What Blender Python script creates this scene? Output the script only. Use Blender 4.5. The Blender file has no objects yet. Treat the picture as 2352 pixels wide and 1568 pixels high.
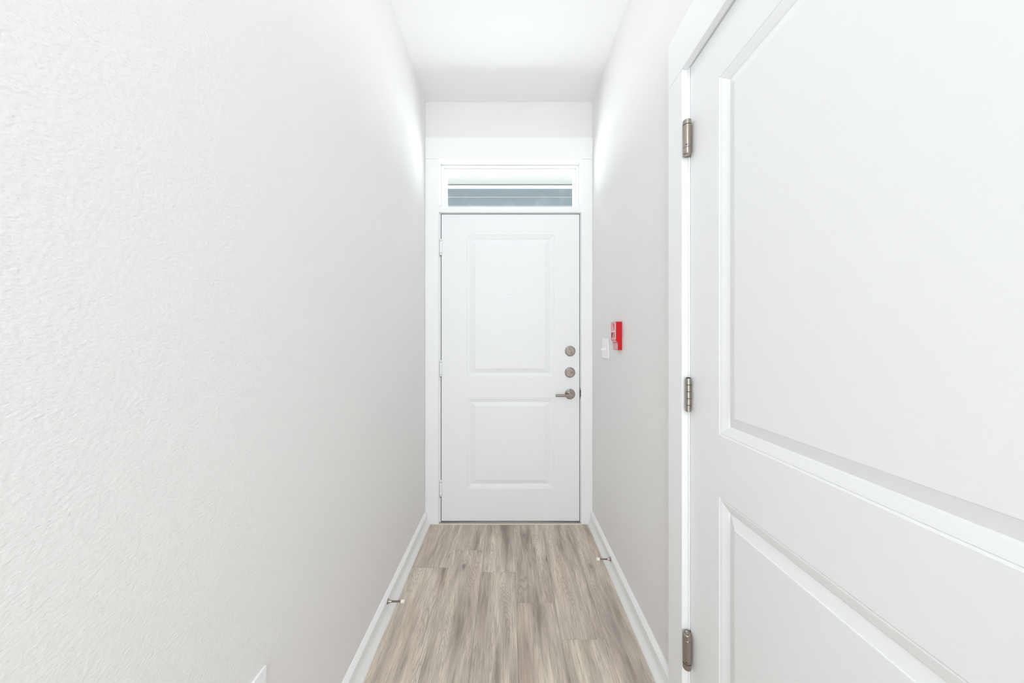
import bpy, bmesh, math, random
from mathutils import Matrix, Vector

C = bpy.context.scene
COL = C.collection
random.seed(7)
PI = math.pi

# ---------------------------------------------------------------- camera, world, light, exposure
F_PX, VPX, VPY = 730.0, 1168.0, 780.0          # focal length and vanishing point in photo pixels (2352 x 1568)
EYE = 1.214
cam_d = bpy.data.cameras.new('camera')
cam = bpy.data.objects.new('camera', cam_d)
COL.objects.link(cam)
cam_d.sensor_fit = 'HORIZONTAL'
cam_d.sensor_width = 36.0
cam_d.lens = 36.0 * F_PX / 2352.0
cam_d.shift_x = (1176.0 - VPX) / 2352.0
cam_d.shift_y = (VPY - 784.0) / 2352.0
cam_d.clip_start = 0.01
cam.location = (0, 0, EYE)
cam.rotation_euler = (PI / 2, 0, 0)
C.camera = cam

SKY_STRENGTH = 10.4
LAMP_STRENGTH = 25.0
EXPOSURE = -0.04
LAMP_COL = (0.985, 0.985, 1.0)
w = bpy.data.worlds.new('overcast_sky')
C.world = w
w.use_nodes = True
wb = w.node_tree.nodes['Background']
wb.inputs[0].default_value = (0.935, 0.957, 1.0, 1)
wb.inputs[1].default_value = SKY_STRENGTH
# portals only tell the renderer where daylight enters: the transom and the added rear window
def portal(name, loc, rx, sx, sy):
    l = bpy.data.lights.new(name, 'AREA')
    l.shape = 'RECTANGLE'; l.size = sx; l.size_y = sy
    l.cycles.is_portal = True
    o = bpy.data.objects.new(name, l)
    COL.objects.link(o); o.location = loc; o.rotation_euler = (rx, 0, 0)
portal('daylight_portal', (0.01, 2.245, 2.244), -PI / 2, 0.94, 0.32)
portal('daylight_portal', (0.0, -1.84, 1.435), PI / 2, 0.68, 2.03)
C.view_settings.view_transform = 'Standard'
C.view_settings.look = 'None'
C.view_settings.gamma = 1.0
C.view_settings.exposure = EXPOSURE
C.view_settings.use_curve_mapping = False
C.cycles.max_bounces = 16
C.cycles.diffuse_bounces = 12
C.cycles.glossy_bounces = 6
C.cycles.transparent_max_bounces = 12
C.cycles.use_denoising = True

# ---------------------------------------------------------------- materials
def mat(name, rgb, rough=0.5, metal=0.0, spec=0.5, bump=None, coat=0.0):
    m = bpy.data.materials.new(name)
    m.use_nodes = True
    nt = m.node_tree
    b = nt.nodes['Principled BSDF']
    b.inputs['Base Color'].default_value = (*rgb, 1)
    b.inputs['Roughness'].default_value = rough
    b.inputs['Metallic'].default_value = metal
    b.inputs['Specular IOR Level'].default_value = spec
    b.inputs['Coat Weight'].default_value = coat
    if bump:
        scale, dist, strength, detail = bump[:4]
        tc = nt.nodes.new('ShaderNodeTexCoord')
        mp = nt.nodes.new('ShaderNodeMapping')
        if len(bump) > 4:
            mp.inputs['Scale'].default_value = bump[4]
        n = nt.nodes.new('ShaderNodeTexNoise')
        n.inputs['Scale'].default_value = scale
        n.inputs['Detail'].default_value = detail
        n.inputs['Roughness'].default_value = 0.55
        bp = nt.nodes.new('ShaderNodeBump')
        bp.inputs['Distance'].default_value = dist
        bp.inputs['Strength'].default_value = strength
        nt.links.new(tc.outputs['Object'], mp.inputs['Vector'])
        nt.links.new(mp.outputs['Vector'], n.inputs['Vector'])
        nt.links.new(n.outputs['Fac'], bp.inputs['Height'])
        nt.links.new(bp.outputs['Normal'], b.inputs['Normal'])
    return m

M = {}
M['wall'] = mat('wall_paint', (0.798, 0.789, 0.783), 0.62, bump=(150, 0.0015, 0.75, 2.2, (1, 1, 1.5)))
M['ceiling'] = mat('ceiling_paint', (0.87, 0.87, 0.865), 0.75, bump=(110, 0.001, 0.3, 2.0))
M['trim'] = mat('white_trim_paint', (0.868, 0.873, 0.880), 0.40, spec=0.4, bump=(30, 0.0004, 0.12, 2.0))
M['door'] = mat('white_door_paint', (0.846, 0.851, 0.862), 0.46, spec=0.35, bump=(14, 0.0006, 0.10, 3.0))
M['nickel'] = mat('brushed_nickel', (0.385, 0.342, 0.305), 0.26, 1.0, bump=(90, 0.0003, 0.15, 2.0, (1, 1, 12)))
M['dark'] = mat('dark_gasket', (0.018, 0.018, 0.018), 0.7, bump=(200, 0.0002, 0.1, 1.0))
M['slot'] = mat('dark_recess', (0.02, 0.017, 0.015), 0.6)
M['plastic'] = mat('white_plastic', (0.90, 0.90, 0.92), 0.28)
M['rubber'] = mat('white_rubber', (0.88, 0.86, 0.83), 0.5)
M['red'] = mat('red_plastic', (0.56, 0.008, 0.014), 0.4, spec=0.3)
M['label'] = mat('pale_label', (0.74, 0.40, 0.41), 0.45)
M['labelred'] = mat('label_red_ink', (0.62, 0.05, 0.06), 0.5)
M['labeldark'] = mat('label_dark_ink', (0.10, 0.02, 0.025), 0.5)
M['labelwhite'] = mat('label_white_ink', (0.85, 0.80, 0.80), 0.5)
M['siding'] = mat('blue_grey_siding', (0.158, 0.184, 0.203), 0.65, bump=(60, 0.001, 0.4, 3.0, (0.15, 1, 3)))
M['concrete'] = mat('porch_concrete', (0.38, 0.37, 0.35), 0.85, bump=(60, 0.001, 0.3, 4.0))
M['soffit'] = mat('porch_soffit_paint', (0.35, 0.348, 0.326), 0.6, bump=(80, 0.0005, 0.2, 2.0))
M['alu'] = mat('aluminium_sill', (0.66, 0.65, 0.63), 0.32, 1.0, bump=(60, 0.0006, 0.3, 3.0, (0.2, 3, 1)))
M['cream'] = mat('cream_vinyl_strip', (0.70, 0.63, 0.55), 0.5)
M['subfloor'] = mat('subfloor', (0.05, 0.045, 0.04), 0.9)

def glass_mat():
    m = bpy.data.materials.new('thin_window_glass')
    m.use_nodes = True
    nt = m.node_tree
    for n in list(nt.nodes):
        nt.nodes.remove(n)
    o = nt.nodes.new('ShaderNodeOutputMaterial')
    mix = nt.nodes.new('ShaderNodeMixShader')
    t = nt.nodes.new('ShaderNodeBsdfTransparent')
    t.inputs[0].default_value = (0.94, 0.965, 0.96, 1)
    g = nt.nodes.new('ShaderNodeBsdfGlossy')
    g.inputs['Roughness'].default_value = 0.02
    fr = nt.nodes.new('ShaderNodeFresnel')
    fr.inputs[0].default_value = 1.05
    # faint smudges on the pane
    tc = nt.nodes.new('ShaderNodeTexCoord')
    n = nt.nodes.new('ShaderNodeTexNoise')
    n.inputs['Scale'].default_value = 9
    n.inputs['Detail'].default_value = 6
    r = nt.nodes.new('ShaderNodeValToRGB')
    r.color_ramp.elements[0].position = 0.58
    r.color_ramp.elements[1].position = 0.8
    r.color_ramp.elements[1].color = (0.10, 0.10, 0.10, 1)
    d = nt.nodes.new('ShaderNodeBsdfDiffuse')
    d.inputs[0].default_value = (0.85, 0.87, 0.88, 1)
    mix2 = nt.nodes.new('ShaderNodeMixShader')
    L = nt.links.new
    L(tc.outputs['Object'], n.inputs['Vector'])
    L(n.outputs['Fac'], r.inputs[0])
    L(fr.outputs[0], mix.inputs[0])
    L(t.outputs[0], mix.inputs[1])
    L(g.outputs[0], mix.inputs[2])
    L(r.outputs[0], mix2.inputs[0])
    L(mix.outputs[0], mix2.inputs[1])
    L(d.outputs[0], mix2.inputs[2])
    L(mix2.outputs[0], o.inputs[0])
    return m
M['glass'] = glass_mat()

def lamp_mat():
    m = bpy.data.materials.new('lit_frosted_glass')
    m.use_nodes = True
    b = m.node_tree.nodes['Principled BSDF']
    b.inputs['Base Color'].default_value = (0.9, 0.9, 0.9, 1)
    b.inputs['Emission Color'].default_value = (*LAMP_COL, 1)
    b.inputs['Emission Strength'].default_value = LAMP_STRENGTH
    return m
M['lamp'] = lamp_mat()

def wood_mat():
    m = bpy.data.materials.new('grey_oak_vinyl_plank')
    m.use_nodes = True
    nt = m.node_tree
    N, L = nt.nodes.new, nt.links.new
    bsdf = nt.nodes['Principled BSDF']
    tc = N('ShaderNodeTexCoord')
    oi = N('ShaderNodeObjectInfo')
    def math_(op, a, b=None, c=None):
        n = N('ShaderNodeMath'); n.operation = op
        for i, v in enumerate((a, b, c)):
            if v is None: continue
            if isinstance(v, (int, float)): n.inputs[i].default_value = v
            else: L(v, n.inputs[i])
        return n.outputs[0]
    def comb(x, y, z):
        n = N('ShaderNodeCombineXYZ')
        for i, v in enumerate((x, y, z)):
            if isinstance(v, (int, float)): n.inputs[i].default_value = v
            else: L(v, n.inputs[i])
        return n.outputs[0]
    def noise(vec, scale=1.0, detail=2.0, rough=0.5, dist=0.0):
        n = N('ShaderNodeTexNoise')
        n.inputs['Scale'].default_value = scale
        n.inputs['Detail'].default_value = detail
        n.inputs['Roughness'].default_value = rough
        n.inputs['Distortion'].default_value = dist
        L(vec, n.inputs['Vector'])
        return n.outputs['Fac']
    def ramp(v, stops):
        n = N('ShaderNodeValToRGB')
        cr = n.color_ramp
        while len(cr.elements) < len(stops): cr.elements.new(0.5)
        for e, (p, c) in zip(cr.elements, stops):
            e.position = p
            e.color = (*c, 1) if not isinstance(c, (int, float)) else (c, c, c, 1)
        L(v, n.inputs[0])
        return n.outputs[0]
    def mix(f, a, b, mode='MIX'):
        n = N('ShaderNodeMix'); n.data_type = 'RGBA'; n.blend_type = mode
        for s, v in ((n.inputs['Factor'], f), (n.inputs['A'], a), (n.inputs['B'], b)):
            if isinstance(v, (int, float)): s.default_value = v
            elif isinstance(v, tuple): s.default_value = (*v, 1)
            else: L(v, s)
        return n.outputs['Result']
    sp = N('ShaderNodeSeparateXYZ')
    L(tc.outputs['Object'], sp.inputs[0])
    x, y = sp.outputs[0], sp.outputs[1]
    r = oi.outputs['Random']
    rz = math_('MULTIPLY', r, 61.7)
    # wandering of the grain along the board
    wob = noise(comb(math_('MULTIPLY', x, 3), math_('MULTIPLY', y, 2.2), rz), 1, 2)
    xw = math_('ADD', x, math_('MULTIPLY', math_('SUBTRACT', wob, 0.5), 0.045))
    # sparse knots
    kv = N('ShaderNodeTexVoronoi'); kv.feature = 'F1'
    kv.inputs['Scale'].default_value = 1.0
    kv.inputs['Randomness'].default_value = 1.0
    kw = noise(comb(math_('MULTIPLY', x, 60), math_('MULTIPLY', y, 22), rz), 1, 3)
    kw = math_('MULTIPLY', math_('SUBTRACT', kw, 0.5), 0.16)
    L(comb(math_('ADD', math_('MULTIPLY', xw, 8.0), kw), math_('SUBTRACT', math_('MULTIPLY', y, 3.6), kw), math_('MULTIPLY', r, 23.0)), kv.inputs['Vector'])
    kd = kv.outputs['Distance']
    knot = ramp(kd, [(0.0, 1.0), (0.05, 0.9), (0.12, 0.22), (0.34, 0.0)])
    kgate = ramp(kv.outputs['Color'], [(0.34, 0.0), (0.42, 1.0)])
    kn = math_('MULTIPLY', knot, kgate)
    # contour field: cathedral arches and rings round the knots
    fld = noise(comb(math_('MULTIPLY', xw, 11), math_('MULTIPLY', y, 1.15), rz), 1, 1.2, 0.4, 0.25)
    fld = math_('ADD', fld, math_('MULTIPLY', kn, 0.30))
    jit = noise(comb(math_('MULTIPLY', x, 90), math_('MULTIPLY', y, 12), rz), 1, 3)
    fld = math_('ADD', fld, math_('MULTIPLY', math_('SUBTRACT', jit, 0.5), 0.022))
    rings = math_('SINE', math_('MULTIPLY', fld, 330.0))
    rings = ramp(math_('ADD', math_('MULTIPLY', rings, 0.5), 0.5), [(0.0, 0.0), (0.70, 0.05), (0.93, 0.8), (1.0, 1.0)])
    ringmask = ramp(noise(comb(math_('MULTIPLY', x, 12), math_('MULTIPLY', y, 2.2), math_('ADD', rz, 9.0)), 1, 2),
                    [(0.42, 0.08), (0.66, 1.0)])
    rings = math_('MULTIPLY', rings, ringmask)
    # broad tone streaks
    tone = noise(comb(math_('MULTIPLY', xw, 15), math_('MULTIPLY', y, 1.5), math_('ADD', rz, 3.0)), 1, 5.0, 0.62)
    tone = math_('ADD', tone, math_('MULTIPLY', math_('SUBTRACT', r, 0.5), 0.07))
    base = ramp(tone, [(0.33, (0.310, 0.260, 0.222)), (0.43, (0.51, 0.440, 0.372)),
                       (0.54, (0.70, 0.618, 0.522)), (0.70, (0.86, 0.776, 0.66))])
    # lilac-grey and rosy casts
    cast = noise(comb(math_('MULTIPLY', xw, 10), math_('MULTIPLY', y, 1.9), math_('ADD', rz, 17.0)), 1, 2)
    base = mix(ramp(cast, [(0.52, 0.0), (0.68, 0.6)]), base, (0.51, 0.462, 0.42))
    cast2 = noise(comb(math_('MULTIPLY', xw, 11), math_('MULTIPLY', y, 1.6), math_('ADD', rz, 31.0)), 1, 2)
    base = mix(ramp(cast2, [(0.58, 0.0), (0.72, 0.55)]), base, (0.64, 0.49, 0.40))
    # fine fibres and pores
    fib = noise(comb(math_('MULTIPLY', x, 330), math_('MULTIPLY', y, 9), rz), 1, 3, 0.6)
    base = mix(ramp(fib, [(0.36, 0.5), (0.56, 0.0)]), base, (0.32, 0.27, 0.235))
    pore = noise(comb(math_('MULTIPLY', xw, 190), math_('MULTIPLY', y, 14), math_('ADD', rz, 5.0)), 1, 2.5, 0.6)
    base = mix(ramp(pore, [(0.58, 0.0), (0.72, 0.46)]), base, (0.26, 0.22, 0.19))
    base = mix(math_('MULTIPLY', rings, 0.44), base, (0.23, 0.19, 0.168))
    base = mix(math_('MULTIPLY', kn, 0.85), base, (0.135, 0.115, 0.105))
    chk = noise(comb(math_('MULTIPLY', x, 70), math_('MULTIPLY', y, 5), math_('ADD', rz, 47.0)), 1, 1.5)
    base = mix(ramp(chk, [(0.70, 0.0), (0.78, 0.7)]), base, (0.13, 0.11, 0.10))
    L(base, bsdf.inputs['Base Color'])
    bsdf.inputs['Roughness'].default_value = 0.46
    bsdf.inputs['Specular IOR Level'].default_value = 0.35
    bp = N('ShaderNodeBump')
    bp.inputs['Distance'].default_value = 0.0004
    bp.inputs['Strength'].default_value = 0.35
    h = math_('SUBTRACT', fib, math_('MULTIPLY', rings, 0.5))
    L(h, bp.inputs['Height'])
    L(bp.outputs['Normal'], bsdf.inputs['Normal'])
    return m
M['wood'] = wood_mat()

# ---------------------------------------------------------------- mesh helpers
def box(bm, x0, x1, y0, y1, z0, z1, bev=0.0, seg=1):
    r = bmesh.ops.create_cube(bm, size=1.0)
    vs = r['verts']
    for v in vs:
        v.co = Vector(((x0 + x1) / 2 + v.co.x * (x1 - x0), (y0 + y1) / 2 + v.co.y * (y1 - y0), (z0 + z1) / 2 + v.co.z * (z1 - z0)))
    if bev:
        es = list({e for v in vs for e in v.link_edges})
        bmesh.ops.bevel(bm, geom=es, offset=bev, segments=seg, profile=0.5, affect='EDGES')

def lathe(bm, prof, mtx, n=28):
    """profile of (radius, height) turned about the local Z axis"""
    rings = []
    for (r, h) in prof:
        if r < 1e-6:
            rings.append([bm.verts.new(mtx @ Vector((0, 0, h)))])
        else:
            rings.append([bm.verts.new(mtx @ Vector((r * math.cos(2 * PI * i / n), r * math.sin(2 * PI * i / n), h))) for i in range(n)])
    for a, b in zip(rings, rings[1:]):
        for i in range(n):
            j = (i + 1) % n
            if len(a) == 1 and len(b) == 1: continue
            if len(a) == 1: bm.faces.new((a[0], b[i], b[j]))
            elif len(b) == 1: bm.faces.new((a[i], a[j], b[0]))
            else: bm.faces.new((a[i], a[j], b[j], b[i]))

def extrude_profile(bm, pts, along, p0, p1):
    """closed 2-D profile pts -> (u, z); along 'Y' puts u on X, along 'X' puts u on Y"""
    def P(u, z, t): return Vector((u, t, z)) if along == 'Y' else Vector((t, u, z))
    a = [bm.verts.new(P(u, z, p0)) for u, z in pts]
    b = [bm.verts.new(P(u, z, p1)) for u, z in pts]
    n = len(pts)
    for i in range(n):
        j = (i + 1) % n
        bm.faces.new((a[i], a[j], b[j], b[i]))
    bm.faces.new(a[::-1]); bm.faces.new(b)

def ob(name, bm, m, parent=None, smooth=False, loc=None, rot=None):
    bmesh.ops.recalc_face_normals(bm, faces=bm.faces[:])
    me = bpy.data.meshes.new(name)
    bm.to_mesh(me); bm.free()
    me.materials.append(M[m])
    if smooth:
        for p in me.polygons: p.use_smooth = True
        try: me.set_sharp_from_angle(angle=math.radians(20))
        except Exception: pass
    o = bpy.data.objects.new(name, me)
    COL.objects.link(o)
    if loc: o.location = loc
    if rot: o.rotation_euler = rot
    if parent: o.parent = parent
    return o

def tag(o, label, cat=None, kind=None, group=None):
    o['label'] = label
    if cat: o['category'] = cat
    if kind: o['kind'] = kind
    if group: o['group'] = group
    return o

def empty(name, loc=(0, 0, 0), rot=(0, 0, 0)):
    o = bpy.data.objects.new(name, None)
    o.empty_display_size = 0.05
    COL.objects.link(o)
    o.location = loc; o.rotation_euler = rot
    return o

def copy_tree(o, parent=None):
    c = o.copy(); COL.objects.link(c); c.parent = parent
    for ch in list(o.children): copy_tree(ch, c)
    return c

def bmn(): return bmesh.new()

# ---------------------------------------------------------------- room dimensions (metres, camera at the origin, +Y towards the front door)
XL, XR = -0.548, 0.553          # faces of the side walls
YF, YB = 2.107, -1.7            # faces of the end walls
H = 2.788                       # ceiling
YC = 2.089                      # front of the front-door casing
T = 0.13

# floor: dark subfloor with every plank laid on it
bm = bmn(); box(bm, XL - T, XR + T, YB - T, YF + T, -0.12, -0.006)
floor = ob('floor', bm, 'subfloor'); tag(floor, 'grey oak plank floor of the entry hall', 'floor', 'structure')

PW, PL, GAP = 0.178, 1.219, 0.0004
joints = [1.694, 1.834, 1.662, 1.467, 1.288, 0.93, 1.5]
plank_mesh = {}
def plank(x0, x1, y0, y1):
    wx, ly = round(x1 - x0, 4), round(y1 - y0, 4)
    o = None
    if (wx, ly) not in plank_mesh:
        bm = bmn(); c = 0.0007
        g = GAP / 2
        a, b = wx / 2 - g, ly / 2 - g
        lo = [bm.verts.new((sx * a, sy * b, -0.006)) for sx, sy in ((-1, -1), (1, -1), (1, 1), (-1, 1))]
        mi = [bm.verts.new((sx * a, sy * b, -0.0006)) for sx, sy in ((-1, -1), (1, -1), (1, 1), (-1, 1))]
        hi = [bm.verts.new((sx * (a - c), sy * (b - c), 0)) for sx, sy in ((-1, -1), (1, -1), (1, 1), (-1, 1))]
        for i in range(4):
            j = (i + 1) % 4
            bm.faces.new((lo[i], lo[j], mi[j], mi[i])); bm.faces.new((mi[i], mi[j], hi[j], hi[i]))
        bm.faces.new(hi); bm.faces.new(lo[::-1])
        o = ob('plank', bm, 'wood', floor)
        plank_mesh[(wx, ly)] = o.data
    else:
        o = bpy.data.objects.new('plank', plank_mesh[(wx, ly)])
        COL.objects.link(o); o.parent = floor
    o.location = ((x0 + x1) / 2, (y0 + y1) / 2, 0)
    return o
edges = [XL, -0.320, -0.142, 0.036, 0.214, 0.392, XR]
for c in range(6):
    x0, x1 = edges[c], edges[c + 1]
    j = joints[c]
    ys = [j + k * PL for k in range(-5, 2)]
    ys = [YB] + [t for t in ys if YB + 0.05 < t < 2.085] + [2.097]
    for a, b in zip(ys, ys[1:]):
        plank(x0, x1, a, b)

# walls and ceiling
bm = bmn(); box(bm, XL - T, XL, YB, 2.24, -0.05, H + 0.05)
tag(ob('wall_left', bm, 'wall'), 'long pale grey textured wall on the left', 'wall', 'structure')
DY0, DY1, DZ = 0.040, 0.980, 2.052              # opening of the right-hand door
bm = bmn()
box(bm, XR, XR + T, DY1, 2.24, -0.05, H + 0.05)
box(bm, XR, XR + T, YB, DY0, -0.05, H + 0.05)
box(bm, XR, XR + T, DY0, DY1, DZ, H + 0.05)
tag(ob('wall_right', bm, 'wall'), 'pale grey wall on the right holding the alarm box', 'wall', 'structure')
OX0, OX1, OZ = -0.462, 0.482, 2.42
bm = bmn()
box(bm, XL, OX0, YF, 2.24, -0.05, H + 0.05)
box(bm, OX1, XR, YF, 2.24, -0.05, H + 0.05)
box(bm, OX0, OX1, YF, 2.24, OZ, H + 0.05)
tag(ob('wall_front', bm, 'wall'), 'narrow pale grey end wall above the front door', 'wall', 'structure')
bm = bmn(); box(bm, XL - T, XR + T, YB - T, 2.24, H, H + 0.12)
tag(ob('ceiling', bm, 'ceiling'), 'smooth white ceiling of the hall', 'ceiling', 'structure')
# end wall behind the camera with a tall window added to light the hall
WX0, WX1, WZ0, WZ1 = -0.34, 0.34, 0.42, 2.45
bm = bmn()
box(bm, XL - T, WX0, YB - T, YB, -0.05, H + 0.05); box(bm, WX1, XR + T, YB - T, YB, -0.05, H + 0.05)
box(bm, WX0, WX1, YB - T, YB, -0.05, WZ0); box(bm, WX0, WX1, YB - T, YB, WZ1, H + 0.05)
tag(ob('wall_back', bm, 'wall'), 'wall behind the viewer with an added fill-light window', 'wall', 'structure')

# baseboards with a coved face
def baseboard(name, xw, s, y0, y1, label):
    prof = [(0, 0.000), (0, 0.087), (0.0035, 0.0868), (0.014, 0.0745), (0.0152, 0.0725), (0.0155, 0.070), (0.0155, 0.044), (0.0165, 0.036),
            (0.0195, 0.027), (0.0245, 0.018), (0.030, 0.009), (0.0325, 0.004), (0.0330, 0.0)]
    bm = bmn(); extrude_profile(bm, [(xw + s * u, z + 0.0003) for u, z in prof], 'Y', y0, y1)
    o = ob(name, bm, 'trim', smooth=True)
    tag(o, label, 'baseboard', 'structure')
baseboard('baseboard_left', XL, 1, YB, 2.0885, 'white moulded baseboard along the left wall')
baseboard('baseboard_right', XR, -1, 1.066, 2.0885, 'white moulded baseboard along the right wall')
baseboard('baseboard_right_rear', XR, -1, YB, -0.045, 'white baseboard on the right wall behind the viewer')

# ---------------------------------------------------------------- front door frame (trim_1): jambs, stops, casing, head board, transom bar
t1 = empty('trim_1', (0, YC, 0)); tag(t1, 'white casing and head board around the front door', 'door frame', 'structure')
def part(name, m, parent, boxes, bev=0.0, smooth=False, seg=1):
    bm = bmn()
    o = parent.location if parent else Vector((0, 0, 0))
    for b in boxes:
        box(bm, b[0] - o.x, b[1] - o.x, b[2] - o.y, b[3] - o.y, b[4] - o.z, b[5] - o.z, bev, seg)
    return ob(name, bm, m, parent, smooth)
HB = 2.402
part('side_casing', 'trim', t1, [(XL + 0.0005, -0.4582, YC, YF, 0.0, HB - 0.0006)], 0.0012)
part('side_casing', 'trim', t1, [(0.4780, XR - 0.0005, YC, YF, 0.0, HB - 0.0006)], 0.0012)
part('head_casing', 'trim', t1, [(XL + 0.0005, XR - 0.0005, YC - 0.0015, YF, HB, 2.542)], 0.0012)
part('jamb', 'trim', t1, [(OX0, -0.4488, YF - 0.001, 2.24, 0.0, 2.085)], 0.001)
part('jamb', 'trim', t1, [(0.4745, OX1, YF - 0.001, 2.24, 0.0, 2.085)], 0.001)
part('transom_bar', 'trim', t1, [(-0.4586, 0.4784, YC, YF, 2.0515, 2.089), (-0.462, 0.482, YF - 0.001, 2.24, 2.0495, 2.087)], 0.001)
part('weatherstrip', 'dark', t1, [(-0.4488, -0.437, 2.153, 2.17, 0.01, 2.049), (0.463, 0.4745, 2.153, 2.17, 0.01, 2.049),
                                  (-0.437, 0.463, 2.153, 2.17, 2.038, 2.0495),
                                  (-0.4488, -0.4445, 2.1105, 2.153, 0.01, 2.049), (0.4705, 0.4745, 2.1105, 2.153, 0.01, 2.049), (-0.4488, 0.4745, 2.1105, 2.153, 2.0455, 2.0495)])
sp = part('strike_plate', 'nickel', t1, [(0.4737, 0.4752, 2.1015, 2.135, 0.825, 0.895), (0.4737, 0.4785, 2.0955, 2.104, 0.838, 0.882)], 0.0008)
sp['label'] = 'dull metal strike plate on the right jamb'
th = empty('trim_2', (0, 2.1, 0)); tag(th, 'threshold and cream strip under the front door', 'threshold', 'structure')
part('sill', 'alu', th, [(-0.4488, 0.4745, 2.1025, 2.24, -0.005, 0.0090)], 0.0018)
part('floor_strip', 'cream', th, [(-0.4582, 0.4780, 2.0845, 2.0965, -0.004, 0.0068)], 0.002)
part('sill_groove', 'dark', th, [(-0.4582, 0.4780, 2.0965, 2.1025, -0.004, 0.0045)])
part('door_sweep', 'dark', th, [(-0.443, 0.469, 2.1095, 2.140, 0.0091, 0.0134)])

# transom window (window_1): stepped frame, glass
w1 = empty('window_1', (0, 2.16, 2.09)); tag(w1, 'narrow transom window above the front door', 'window', 'structure')
def ring_frame(bm, x0, x1, z0, z1, wd, y0, y1, bev=0.001):
    box(bm, x0, x0 + wd, y0, y1, z0, z1, bev); box(bm, x1 - wd, x1, y0, y1, z0, z1, bev)
    box(bm, x0 + wd, x1 - wd, y0, y1, z1 - wd, z1, bev); box(bm, x0 + wd, x1 - wd, y0, y1, z0, z0 + wd, bev)
o = w1.location
def wframe(name, x0, x1, z0, z1, wd, y0, y1):
    bm = bmn(); ring_frame(bm, x0 - o.x, x1 - o.x, z0 - o.z, z1 - o.z, wd, y0 - o.y, y1 - o.y)
    return ob(name, bm, 'trim', w1)
wframe('window_liner', -0.468, 0.488, 2.080, 2.412, 0.010, YF - 0.001, 2.24)
wframe('window_frame', -0.4578, 0.4778, 2.0875, 2.4015, 0.017, 2.165, 2.235)
wframe('glazing_bead', -0.441, 0.461, 2.1042, 2.3848, 0.015, 2.178, 2.225)
bm = bmn(); box(bm, -0.4265, 0.4465, 2.198 - o.y, 2.202 - o.y, 2.1185 - o.z, 2.3702 - o.z)
ob('pane', bm, 'glass', w1)

# ---------------------------------------------------------------- moulded two-panel doors
PROFILE = [(0.0, 0.0), (0.004, 0.0022), (0.0056, 0.0013), (0.0095, 0.0022), (0.0255, 0.0075), (0.029, 0.0102), (0.031, 0.0096), (0.055, 0.0026), (0.0562, 0.0008), (0.058, 0.0006)]
def door_slab(name, wd, ht, stile, panels, th=0.044):
    """panels: list of (z0, z1). Local origin at the bottom hinge corner of the visible face; face looks along -Y."""
    bm = bmn()
    xs = [0, stile, wd - stile, wd]
    zs = [0] + [z for p in panels for z in p] + [ht]
    for y in (0, th):
        V = {(i, k): bm.verts.new((xs[i], y, zs[k])) for i in range(4) for k in range(len(zs))}
        for i in range(3):
            for k in range(len(zs) - 1):
                if i == 1 and any(abs(zs[k] - p[0]) < 1e-6 for p in panels): continue
                q = (V[i, k], V[i + 1, k], V[i + 1, k + 1], V[i, k + 1])
                bm.faces.new(q if y == 0 else q[::-1])
        if y == 0: V0 = V
        else: V1 = V
    nz = len(zs) - 1
    for k in range(nz):
        for i in (0, 3): bm.faces.new((V0[i, k], V0[i, k + 1], V1[i, k + 1], V1[i, k]))
    for i in range(3):
        for k in (0, nz): bm.faces.new((V0[i, k], V0[i + 1, k], V1[i + 1, k], V1[i, k]))
    door = ob(name, bm, 'door')
    for (z0, z1) in panels:
        bm = bmn()
        def loop(ins, y):
            return [bm.verts.new(p) for p in ((stile + ins, y, z0 + ins), (wd - stile - ins, y, z0 + ins), (wd - stile - ins, y, z1 - ins), (stile + ins, y, z1 - ins))]
        fr = [loop(i, d) for i, d in PROFILE]
        bk = [loop(i, th - d) for i, d in PROFILE]
        for seq in (fr, bk):
            for a, b in zip(seq, seq[1:]):
                for i in range(4):
                    j = (i + 1) % 4
                    bm.faces.new((a[i], a[j], b[j], b[i]))
            bm.faces.new(seq[-1])
        for i in range(4):
            j = (i + 1) % 4
            bm.faces.new((fr[0][i], fr[0][j], bk[0][j], bk[0][i]))
        ob('panel', bm, 'door', door)
    return door

DW, DH, DB = 0.9148, 2.0316, 0.0136
d1 = door_slab('door_1', DW, DH, 0.1674, [(0.2135, 0.8165), (0.952, 1.896)])
d1.location = (-0.4444, YF, DB)
tag(d1, 'white two-panel front door closed at the end of the hall', 'door', 'structure')

def zpx(y, d): return EYE + (VPY - y) / F_PX * d - DB        # height of a photo row at depth d, in door space
# front hinges (painted over)
def hinge_front(zc):
    bm = bmn()
    lathe(bm, [(0, -0.0535), (0.005, -0.0535), (0.0078, -0.051), (0.0078, 0.051), (0.005, 0.0535), (0, 0.0535)], Matrix.Translation((-0.0024, -0.0075, zc)), 18)
    box(bm, -0.0032, -0.0015, -0.004, 0.030, zc - 0.05, zc + 0.05)
    h = ob('hinge', bm, 'trim', d1, True)
    bm = bmn()
    for dz in (-0.041, 0.041):
        lathe(bm, [(0, -0.0008), (0.0081, -0.0008), (0.0081, 0.0008), (0, 0.0008)], Matrix.Translation((-0.0024, -0.0075, zc + dz)), 18)
    k = ob('knuckle_joint', bm, 'dark', h, True)
    bm = bmn(); lathe(bm, [(0, -0.008), (0.0045, -0.007), (0.006, -0.003), (0.006, 0), (0, 0)], Matrix.Translation((-0.0024, -0.0075, zc - 0.0535)), 14)
    ob('pin_tip', bm, 'nickel', h, True)
for py in (567.5, 845.5, 1121.0):
    hinge_front(zpx(py, 2.1))

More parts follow.
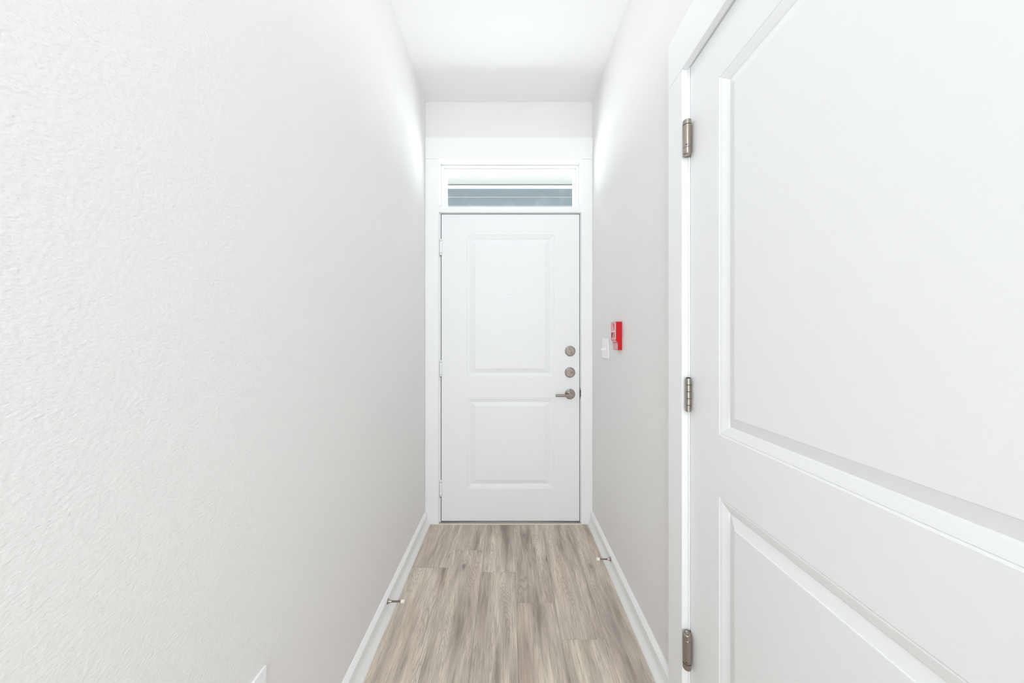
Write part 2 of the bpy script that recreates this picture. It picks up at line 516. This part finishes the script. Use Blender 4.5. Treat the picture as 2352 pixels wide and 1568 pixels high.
FACE = Matrix.Rotation(PI / 2, 4, 'X')     # local +Z -> world -Y: turned things standing off the door face
def px_door(x): return (x - VPX) / F_PX * YF + 0.4444
def at_face(x, y): return Matrix.Translation((px_door(x), 0, zpx(y, YF))) @ FACE
ROSE = [(0.0345, -0.001), (0.0345, 0.004), (0.0325, 0.0075), (0.028, 0.0095), (0.0, 0.0095)]
# deadbolts
def deadbolt(px, py, turn_deg, label):
    bm = bmn(); lathe(bm, ROSE, at_face(px, py), 40)
    r = ob('deadbolt', bm, 'nickel', d1, True); r['label'] = label
    bm = bmn(); lathe(bm, [(0.010, 0.009), (0.0095, 0.014), (0.0, 0.0145)], at_face(px, py), 24)
    ob('spindle_collar', bm, 'nickel', r, True)
    bm = bmn()
    box(bm, -0.021, 0.021, -0.0035, 0.0035, 0.0125, 0.0285, 0.0025, 2)
    for v in bm.verts:
        v.co = at_face(px, py) @ (Matrix.Rotation(math.radians(turn_deg), 4, 'Z') @ v.co)
    ob('thumbturn', bm, 'nickel', r, True)
deadbolt(1309.5, 806, 112, 'upper satin nickel deadbolt with upright thumbturn')
deadbolt(1309, 855, 180, 'lower satin nickel deadbolt with level thumbturn')
# lever
lx, ly = 1309, 904.5
bm = bmn(); lathe(bm, ROSE, at_face(lx, ly), 40)
lv = ob('lever_handle', bm, 'nickel', d1, True); lv['label'] = 'satin nickel lever handle on a round rose'
bm = bmn(); lathe(bm, [(0.0135, 0.009), (0.0135, 0.020), (0.0105, 0.024), (0.0105, 0.058), (0.009, 0.0605), (0, 0.0605)], at_face(lx, ly), 26)
ob('neck', bm, 'nickel', lv, True)
bm = bmn()
ax = at_face(lx, ly) @ Matrix.Translation((0, -0.002, 0.051)) @ Matrix.Rotation(-PI / 2, 4, 'Y')
lathe(bm, [(0, -0.010), (0.0078, -0.010), (0.0088, -0.008), (0.0088, 0.100), (0.0078, 0.102), (0, 0.102)], ax, 20)
ob('lever', bm, 'nickel', lv, True)
# peephole
bm = bmn(); lathe(bm, [(0.0088, -0.001), (0.0088, 0.002), (0.0062, 0.0042), (0.0045, 0.0035), (0, 0.003)], at_face(1172, 681.5), 24)
ph = ob('peephole', bm, 'plastic', d1, True)
ph['label'] = 'small white peephole ring'

# ---------------------------------------------------------------- right-hand door (door_2) with nickel hinges
D2X, D2Y = 0.557, 0.971
d2 = door_slab('door_2', 0.9144, 2.034, 0.1295, [(0.211, 0.788), (0.950, 1.896)], 0.035)
d2.location = (D2X, D2Y, 0.012); d2.rotation_euler = (0, 0, -PI / 2)
tag(d2, 'white two-panel side door with nickel hinges on the right', 'door', 'structure')

def hz(py, d=0.9625): return EYE + (VPY - py) / F_PX * d - 0.012
# local frame of door_2: x towards the viewer, y into the wall, z up
HX, HYo = 0.0085, -0.0165
def band(bm, z, r, hgt=0.0012):
    lathe(bm, [(0, z - hgt / 2), (r, z - hgt / 2), (r, z + hgt / 2), (0, z + hgt / 2)], Matrix.Translation((HX, HYo, 0)), 26)
def spring_hinge(yt, yb, label):
    zt, zb = hz(yt), hz(yb)
    L_ = zt - zb; R = 0.0118
    bm = bmn()
    box(bm, -0.0025, -0.0006, -0.012, 0.030, zb, zt)
    h = ob('hinge', bm, 'nickel', d2); h['label'] = label
    z1, z2 = zt - 0.15 * L_, zb + 0.20 * L_
    bm = bmn(); lathe(bm, [(0, z2), (R - 0.0006, z2), (R, z2 + 0.001), (R, z1 - 0.001), (R - 0.0006, z1), (0, z1)], Matrix.Translation((HX, HYo, 0)), 30)
    ob('spring_barrel', bm, 'nickel', h, True)
    bm = bmn(); lathe(bm, [(0, z1 + 0.0012), (R, z1 + 0.0012), (R, zt - 0.002), (R - 0.002, zt), (R - 0.004, zt), (R - 0.005, zt - 0.0015), (R - 0.0065, zt - 0.0015), (R - 0.007, zt), (0, zt)], Matrix.Translation((HX, HYo, 0)), 30)
    ob('barrel_cap', bm, 'nickel', h, True)
    bm = bmn(); lathe(bm, [(0, zb), (R - 0.004, zb), (R - 0.0015, zb + 0.002), (R, zb + 0.005), (R, z2 - 0.0012), (0, z2 - 0.0012)], Matrix.Translation((HX, HYo, 0)), 30)
    ob('barrel_cap', bm, 'nickel', h, True)
    bm = bmn(); band(bm, z1 + 0.0006, R - 0.0006); band(bm, z2 - 0.0006, R - 0.0006)
    ob('barrel_joint', bm, 'slot', h, True)
    # adjusting holes
    bm = bmn()
    for ang, z, wd in ((-72, (z1 + zt) / 2 - 0.0005, 0.0026), (-36, z2 + 0.006, 0.0013)):
        a = math.radians(ang)                      # the viewer stands at about -29 degrees
        box(bm, -0.0008, 0.0008, -wd, wd, -0.0012, 0.0012, 0.0004)
        bm.verts.ensure_lookup_table()
        for v in bm.verts:
            if v.tag: continue
            v.tag = True
            v.co = Matrix.Translation((HX, HYo, z)) @ (Matrix.Rotation(a, 4, 'Z') @ (v.co + Vector((R - 0.0002, 0, 0))))
    ob('adjusting_hole', bm, 'slot', h, True)
    # wing plate that ties the barrel to the jamb
    bm = bmn(); box(bm, -0.0058, -0.0040, HYo, 0.02, zb + 0.002, zt - 0.002)
    ob('jamb_leaf', bm, 'nickel', h)
spring_hinge(276.5, 356.5, 'satin nickel spring hinge near the top of the side door')
spring_hinge(1453.5, 1535.5, 'satin nickel spring hinge near the bottom of the side door')
# plain middle hinge with five knuckles
zt, zb = hz(868), hz(946)
bm = bmn(); box(bm, -0.0025, -0.0006, -0.010, 0.030, zb, zt)
h = ob('hinge', bm, 'nickel', d2); h['label'] = 'plain butt hinge with five knuckles at mid height'
kh = (zt - zb) / 5
R = 0.0072
for k in range(5):
    a, b = zb + k * kh + 0.0006, zb + (k + 1) * kh - 0.0006
    bm = bmn(); lathe(bm, [(0, a), (R - 0.0006, a), (R, a + 0.0006), (R, b - 0.0006), (R - 0.0006, b), (0, b)], Matrix.Translation((HX - 0.002, HYo + 0.005, 0)), 22)
    if k % 2 == 0: box(bm, -0.0056, -0.004, HYo + 0.005, 0.012, a, b)
    else: box(bm, -0.001, 0.006, HYo + 0.010, 0.0005, a, b)
    ob('knuckle', bm, 'nickel', h, True)
bm = bmn(); lathe(bm, [(0, zb), (R - 0.0025, zb), (R - 0.0025, zt), (0, zt)], Matrix.Translation((HX - 0.002, HYo + 0.005, 0)), 18)
lathe(bm, [(0, zt + 0.002), (R - 0.002, zt + 0.002), (R - 0.001, zt + 0.0005), (R - 0.001, zt), (0, zt)], Matrix.Translation((HX - 0.002, HYo + 0.005, 0)), 18)
ob('pin', bm, 'slot', h, True)
# lever on the latch side, outside the photograph's frame
bm = bmn(); lathe(bm, ROSE, Matrix.Translation((0.9144 - 0.06, 0, 0.93)) @ FACE, 36)
lv2 = ob('lever_handle', bm, 'nickel', d2, True)
bm = bmn(); lathe(bm, [(0.0115, 0.009), (0.0105, 0.05), (0, 0.052)], Matrix.Translation((0.8544, 0, 0.93)) @ FACE, 24)
ob('neck', bm, 'nickel', lv2, True)
bm = bmn(); lathe(bm, [(0, -0.01), (0.0088, -0.008), (0.0088, 0.10), (0, 0.102)], Matrix.Translation((0.8544, -0.045, 0.93)) @ Matrix.Rotation(-PI / 2, 4, 'Y'), 18)
ob('lever', bm, 'nickel', lv2, True)

# casing and jamb of door_2 (trim_3)
t3 = empty('trim_3', (XR, 0.58, 0)); tag(t3, 'white flat casing around the right-hand side door', 'door frame', 'structure')
XC = XR - 0.0185
part('side_casing', 'trim', t3, [(XC, XR, 0.9795, 1.0625, 0.0, 2.0465)], 0.0012)
part('side_casing', 'trim', t3, [(XC, XR, -0.042, 0.041, 0.0, 2.0465)], 0.0012)
part('head_casing', 'trim', t3, [(XC - 0.0008, XR, -0.042, 1.0625, 2.0470, 2.195)], 0.0012)
part('jamb', 'trim', t3, [(XR - 0.0005, XR + T, 0.9745, 0.9803, 0.0, 2.052)])
part('jamb', 'trim', t3, [(XR - 0.0005, XR + T, 0.040, 0.0535, 0.0, 2.052)])
part('jamb', 'trim', t3, [(XR - 0.0005, XR + T, 0.0535, 0.9745, 2.0495, 2.0525)])
part('door_stop', 'trim', t3, [(0.5935, 0.603, 0.955, 0.9745, 0.0, 2.0495), (0.5935, 0.603, 0.0535, 0.073, 0.0, 2.0495), (0.5935, 0.603, 0.073, 0.955, 2.035, 2.0495)])
# closet darkness behind: plain back wall so that nothing shows through the gap
bm = bmn(); box(bm, XR + T, XR + T + 0.05, -0.15, 1.2, -0.05, H)
tag(ob('wall_closet', bm, 'wall'), 'closet wall hidden behind the side door', 'wall', 'structure')

# ---------------------------------------------------------------- things on the walls
# double toggle switch
sw = empty('light_switch', (XR, 1.8025, 1.165)); tag(sw, 'white double toggle switch plate on right wall beside the front door', 'light switch')
bm = bmn(); box(bm, -0.0065, 0.0, -0.0585, 0.0585, -0.0565, 0.0565, 0.0028, 2)
ob('cover_plate', bm, 'plastic', sw, True)
for yy in (-0.023, 0.023):
    bm = bmn(); box(bm, -0.0078, -0.006, yy - 0.0062, yy + 0.0062, -0.0135, 0.0135, 0.0006)
    ob('toggle_frame', bm, 'plastic', sw)
    bm = bmn(); box(bm, -0.021, -0.006, yy - 0.0045, yy + 0.0045, -0.0055, 0.0055, 0.0018, 2)
    for v in bm.verts: v.co.z += (v.co.x + 0.006) * 0.55
    ob('toggle', bm, 'plastic', sw, True)
    for zz in (-0.03, 0.03):
        bm = bmn(); lathe(bm, [(0.003, 0), (0.0028, 0.0008), (0, 0.001)], Matrix.Translation((-0.0065, yy, zz)) @ Matrix.Rotation(-PI / 2, 4, 'Y'), 12)
        ob('screw', bm, 'plastic', sw, True)

# red stepped alarm box
al = empty('alarm_box', (XR, 1.585, 1.164)); tag(al, 'red stepped alarm box with pale pictogram front on the right wall', 'alarm')
bm = bmn()
side = [(0, 0), (-0.0195, 0), (-0.0195, 0.036), (-0.0230, 0.038), (-0.0295, 0.046), (-0.0295, 0.138), (0, 0.138)]
extrude_profile(bm, [(u, z) for u, z in side], 'Y', -0.038, 0.037)
bmesh.ops.bevel(bm, geom=bm.edges[:], offset=0.0012, segments=2, affect='EDGES')
ob('housing', bm, 'red', al, True)
bm = bmn(); box(bm, -0.0304, -0.0293, -0.035, 0.034, 0.050, 0.136, 0.0003)
fp = ob('front_label', bm, 'label', al); fp['label'] = 'pale pink pictogram plate'
bm = bmn()
box(bm, -0.0307, -0.0302, -0.034, 0.033, 0.0905, 0.0935)
box(bm, -0.0307, -0.0302, -0.035, -0.0305, 0.052, 0.135)
ob('label_border', bm, 'labelwhite', fp)
def glyph(pts, mname, name):
    bm = bmn()
    a = [bm.verts.new((-0.0309, y, z)) for y, z in pts]; b = [bm.verts.new((-0.0303, y, z)) for y, z in pts]
    n = len(pts)
    bm.faces.new(a); bm.faces.new(b[::-1])
    for i in range(n): bm.faces.new((a[i], a[(i + 1) % n], b[(i + 1) % n], b[i]))
    ob(name, bm, mname, fp)
glyph([(0.006, 0.131), (-0.010, 0.131), (-0.014, 0.119), (-0.012, 0.104), (-0.006, 0.098), (-0.006, 0.110), (0.000, 0.117)], 'labelred', 'pictogram')
glyph([(0.022, 0.088), (0.012, 0.086), (0.006, 0.078), (0.012, 0.074), (0.014, 0.062), (0.024, 0.058), (0.026, 0.072)], 'labeldark', 'pictogram')
glyph([(0.002, 0.086), (-0.016, 0.086), (-0.016, 0.060), (0.000, 0.060), (-0.004, 0.072)], 'labelred', 'pictogram')
bm = bmn()
box(bm, -0.0307, -0.0302, 0.029, 0.0335, 0.052, 0.088); box(bm, -0.0307, -0.0302, 0.029, 0.0335, 0.096, 0.134)
ob('label_stripe', bm, 'labelred', fp)
bm = bmn(); box(bm, -0.0203, -0.0193, -0.033, 0.034, 0.002, 0.035, 0.0003)
lp = ob('lower_label', bm, 'label', al); lp['label'] = 'plain pink lower plate'
bm = bmn()
for k in range(5):
    y0 = -0.033 + k * 0.0135
    vs = [bm.verts.new(p) for p in ((-0.0236, y0, 0.0382), (-0.0236, y0 + 0.007, 0.0382), (-0.0299, y0 + 0.011, 0.0458), (-0.0299, y0 + 0.004, 0.0458))]
    bm.faces.new(vs)
    vs2 = [bm.verts.new(v.co + Vector((0.0008, 0, 0.0006))) for v in vs]
    bm.faces.new(vs2[::-1])
    for i in range(4): bm.faces.new((vs[i], vs[(i + 1) % 4], vs2[(i + 1) % 4], vs2[i]))
ob('hatched_strip', bm, 'labelwhite', al)

# outlet low on the left wall
ol = empty('wall_outlet', (XL, 0.678, 0.4285)); tag(ol, 'white outlet plate low on the left wall', 'outlet')
bm = bmn(); box(bm, 0.0, 0.006, -0.035, 0.035, -0.0575, 0.0575, 0.0024, 2)
ob('cover_plate', bm, 'plastic', ol, True)
for zz in (-0.02, 0.02):
    bm = bmn(); lathe(bm, [(0.0165, 0.0), (0.0165, 0.0012), (0.0155, 0.0018), (0, 0.0018)], Matrix.Translation((0.006, 0, zz)) @ Matrix.Rotation(PI / 2, 4, 'Y'), 24)
    s_ = ob('socket', bm, 'plastic', ol, True)
    bm = bmn()
    for yy in (-0.006, 0.006): box(bm, 0.0075, 0.0081, yy - 0.001, yy + 0.001, zz - 0.001, zz + 0.006)
    box(bm, 0.0075, 0.0081, -0.002, 0.002, zz - 0.009, zz - 0.005)
    ob('slot', bm, 'slot', s_)
bm = bmn(); lathe(bm, [(0.003, 0), (0.0028, 0.0008), (0, 0.001)], Matrix.Translation((0.006, 0, 0)) @ Matrix.Rotation(PI / 2, 4, 'Y'), 12)
ob('screw', bm, 'plastic', ol, True)

# spring door stops on the baseboards
def doorstop(loc, rz, label):
    r = empty('door_stop', loc, (0, 0, rz)); tag(r, label, 'door stop', group='door stops on the baseboards')
    X = Matrix.Rotation(PI / 2, 4, 'Y')
    bm = bmn(); lathe(bm, [(0, 0), (0.0115, 0), (0.0115, 0.0015), (0.0085, 0.004), (0.0055, 0.011), (0.0045, 0.018), (0, 0.018)], X, 24)
    ob('flange', bm, 'nickel', r, True)
    prof = [(0, 0.016)]
    n = 22
    for k in range(n):
        z = 0.016 + k * 0.044 / n
        prof += [(0.0036, z), (0.0044, z + 0.001)]
    prof += [(0.0036, 0.060), (0, 0.060)]
    bm = bmn(); lathe(bm, prof, X, 14)
    ob('spring', bm, 'nickel', r, True)
    bm = bmn(); lathe(bm, [(0, 0.0585), (0.0062, 0.0585), (0.0068, 0.061), (0.0066, 0.071), (0.005, 0.074), (0, 0.0745)], X, 18)
    ob('rubber_tip', bm, 'rubber', r, True)
    return r
doorstop((XL + 0.0150, 1.402, 0.0605), 0, 'nickel spring door stop on the left baseboard')
doorstop((XR - 0.0150, 1.672, 0.0605), PI, 'nickel spring door stop on the right baseboard')

# ---------------------------------------------------------------- ceiling lamps (one above the frame, an added fill lamp behind the viewer)
def ceiling_lamp(loc, label, rad=0.092):
    r = empty('ceiling_lamp', loc); tag(r, label, 'lamp', group='dome lamps on the hall ceiling')
    bm = bmn(); lathe(bm, [(0, 0), (rad + 0.013, 0), (rad + 0.018, -0.004), (rad + 0.018, -0.016), (rad + 0.008, -0.020), (0, -0.020)], Matrix.Identity(4), 40)
    ob('lamp_base', bm, 'nickel', r, True)
    prof = [(rad, -0.020)] + [(rad * math.cos(a), -0.020 - 0.075 * math.sin(a)) for a in [k * PI / 2 / 8 for k in range(1, 8)]] + [(0, -0.095)]
    bm = bmn(); lathe(bm, prof, Matrix.Identity(4), 40)
    ob('glass_dome', bm, 'lamp', r, True)
ceiling_lamp((0.0, 0.78, H), 'frosted dome ceiling lamp between the viewer and the front door', 0.062)
ceiling_lamp((0.0, -0.8, H), 'added fill lamp, a frosted dome on the ceiling behind the viewer', 0.12)  # unseen lamp added as fill light for the hall

# ---------------------------------------------------------------- unseen window added behind the viewer for fill light
w2 = empty('fill_window', (0, YB - 0.06, WZ0)); tag(w2, 'tall window added for fill light in the wall behind the viewer', 'window', 'structure')
bm = bmn(); ring_frame(bm, WX0, WX1, 0, WZ1 - WZ0, 0.045, -0.03, 0.03)
ob('window_frame', bm, 'trim', w2)
bm = bmn(); box(bm, WX0 + 0.044, WX1 - 0.044, -0.003, 0.003, 0.044, WZ1 - WZ0 - 0.044)
ob('pane', bm, 'glass', w2)

# ---------------------------------------------------------------- porch seen through the transom
bm = bmn(); box(bm, -2.6, 2.6, 2.2405, 3.55, -0.20, -0.03)
tag(ob('floor_porch', bm, 'concrete'), 'pale concrete porch floor outside the front door', 'floor', 'structure')
bm = bmn(); box(bm, -2.6, 2.6, 2.2405, 3.6, 2.874, 2.99)
tag(ob('ceiling_porch', bm, 'soffit'), 'white porch ceiling seen through the transom', 'ceiling', 'structure')
bm = bmn(); box(bm, -2.6, -0.70, 2.2405, 2.26, -0.03, 2.874); box(bm, 0.70, 2.6, 2.2405, 2.26, -0.03, 2.874)
tag(ob('wall_outside', bm, 'soffit'), 'outer face of the front wall on the porch', 'wall', 'structure')
YW = 3.40
bm = bmn(); box(bm, -2.6, 2.6, YW + 0.012, YW + 0.15, 2.30, 2.874)
beam = ob('trim_4', bm, 'siding'); tag(beam, 'blue-grey clapboard porch beam seen through the transom', 'porch beam', 'structure')
EXPO = 0.094
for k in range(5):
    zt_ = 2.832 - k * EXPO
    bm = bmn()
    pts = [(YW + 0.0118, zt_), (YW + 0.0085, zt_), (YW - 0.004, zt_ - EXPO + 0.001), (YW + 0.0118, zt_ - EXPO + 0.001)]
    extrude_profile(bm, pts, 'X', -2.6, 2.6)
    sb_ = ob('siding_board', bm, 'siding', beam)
    bm = bmn(); box(bm, -2.6, 2.6, YW - 0.0046, YW + 0.006, zt_ - EXPO - 0.0015, zt_ - EXPO + 0.0012)  # pale strip added for the bright line along each board's lower edge
    ob('pale_edge_strip', bm, 'soffit', sb_)
bm = bmn(); box(bm, -2.6, 2.6, YW - 0.010, YW + 0.0118, 2.8335, 2.8605, 0.001)
f_ = ob('frieze_board', bm, 'trim', beam); f_['label'] = 'white frieze strip'
for sx in (-2.3, 2.3):
    bm = bmn(); box(bm, sx - 0.1, sx + 0.1, YW + 0.015, YW + 0.145, -0.03, 2.30, 0.004)
    ob('post', bm, 'soffit', beam)
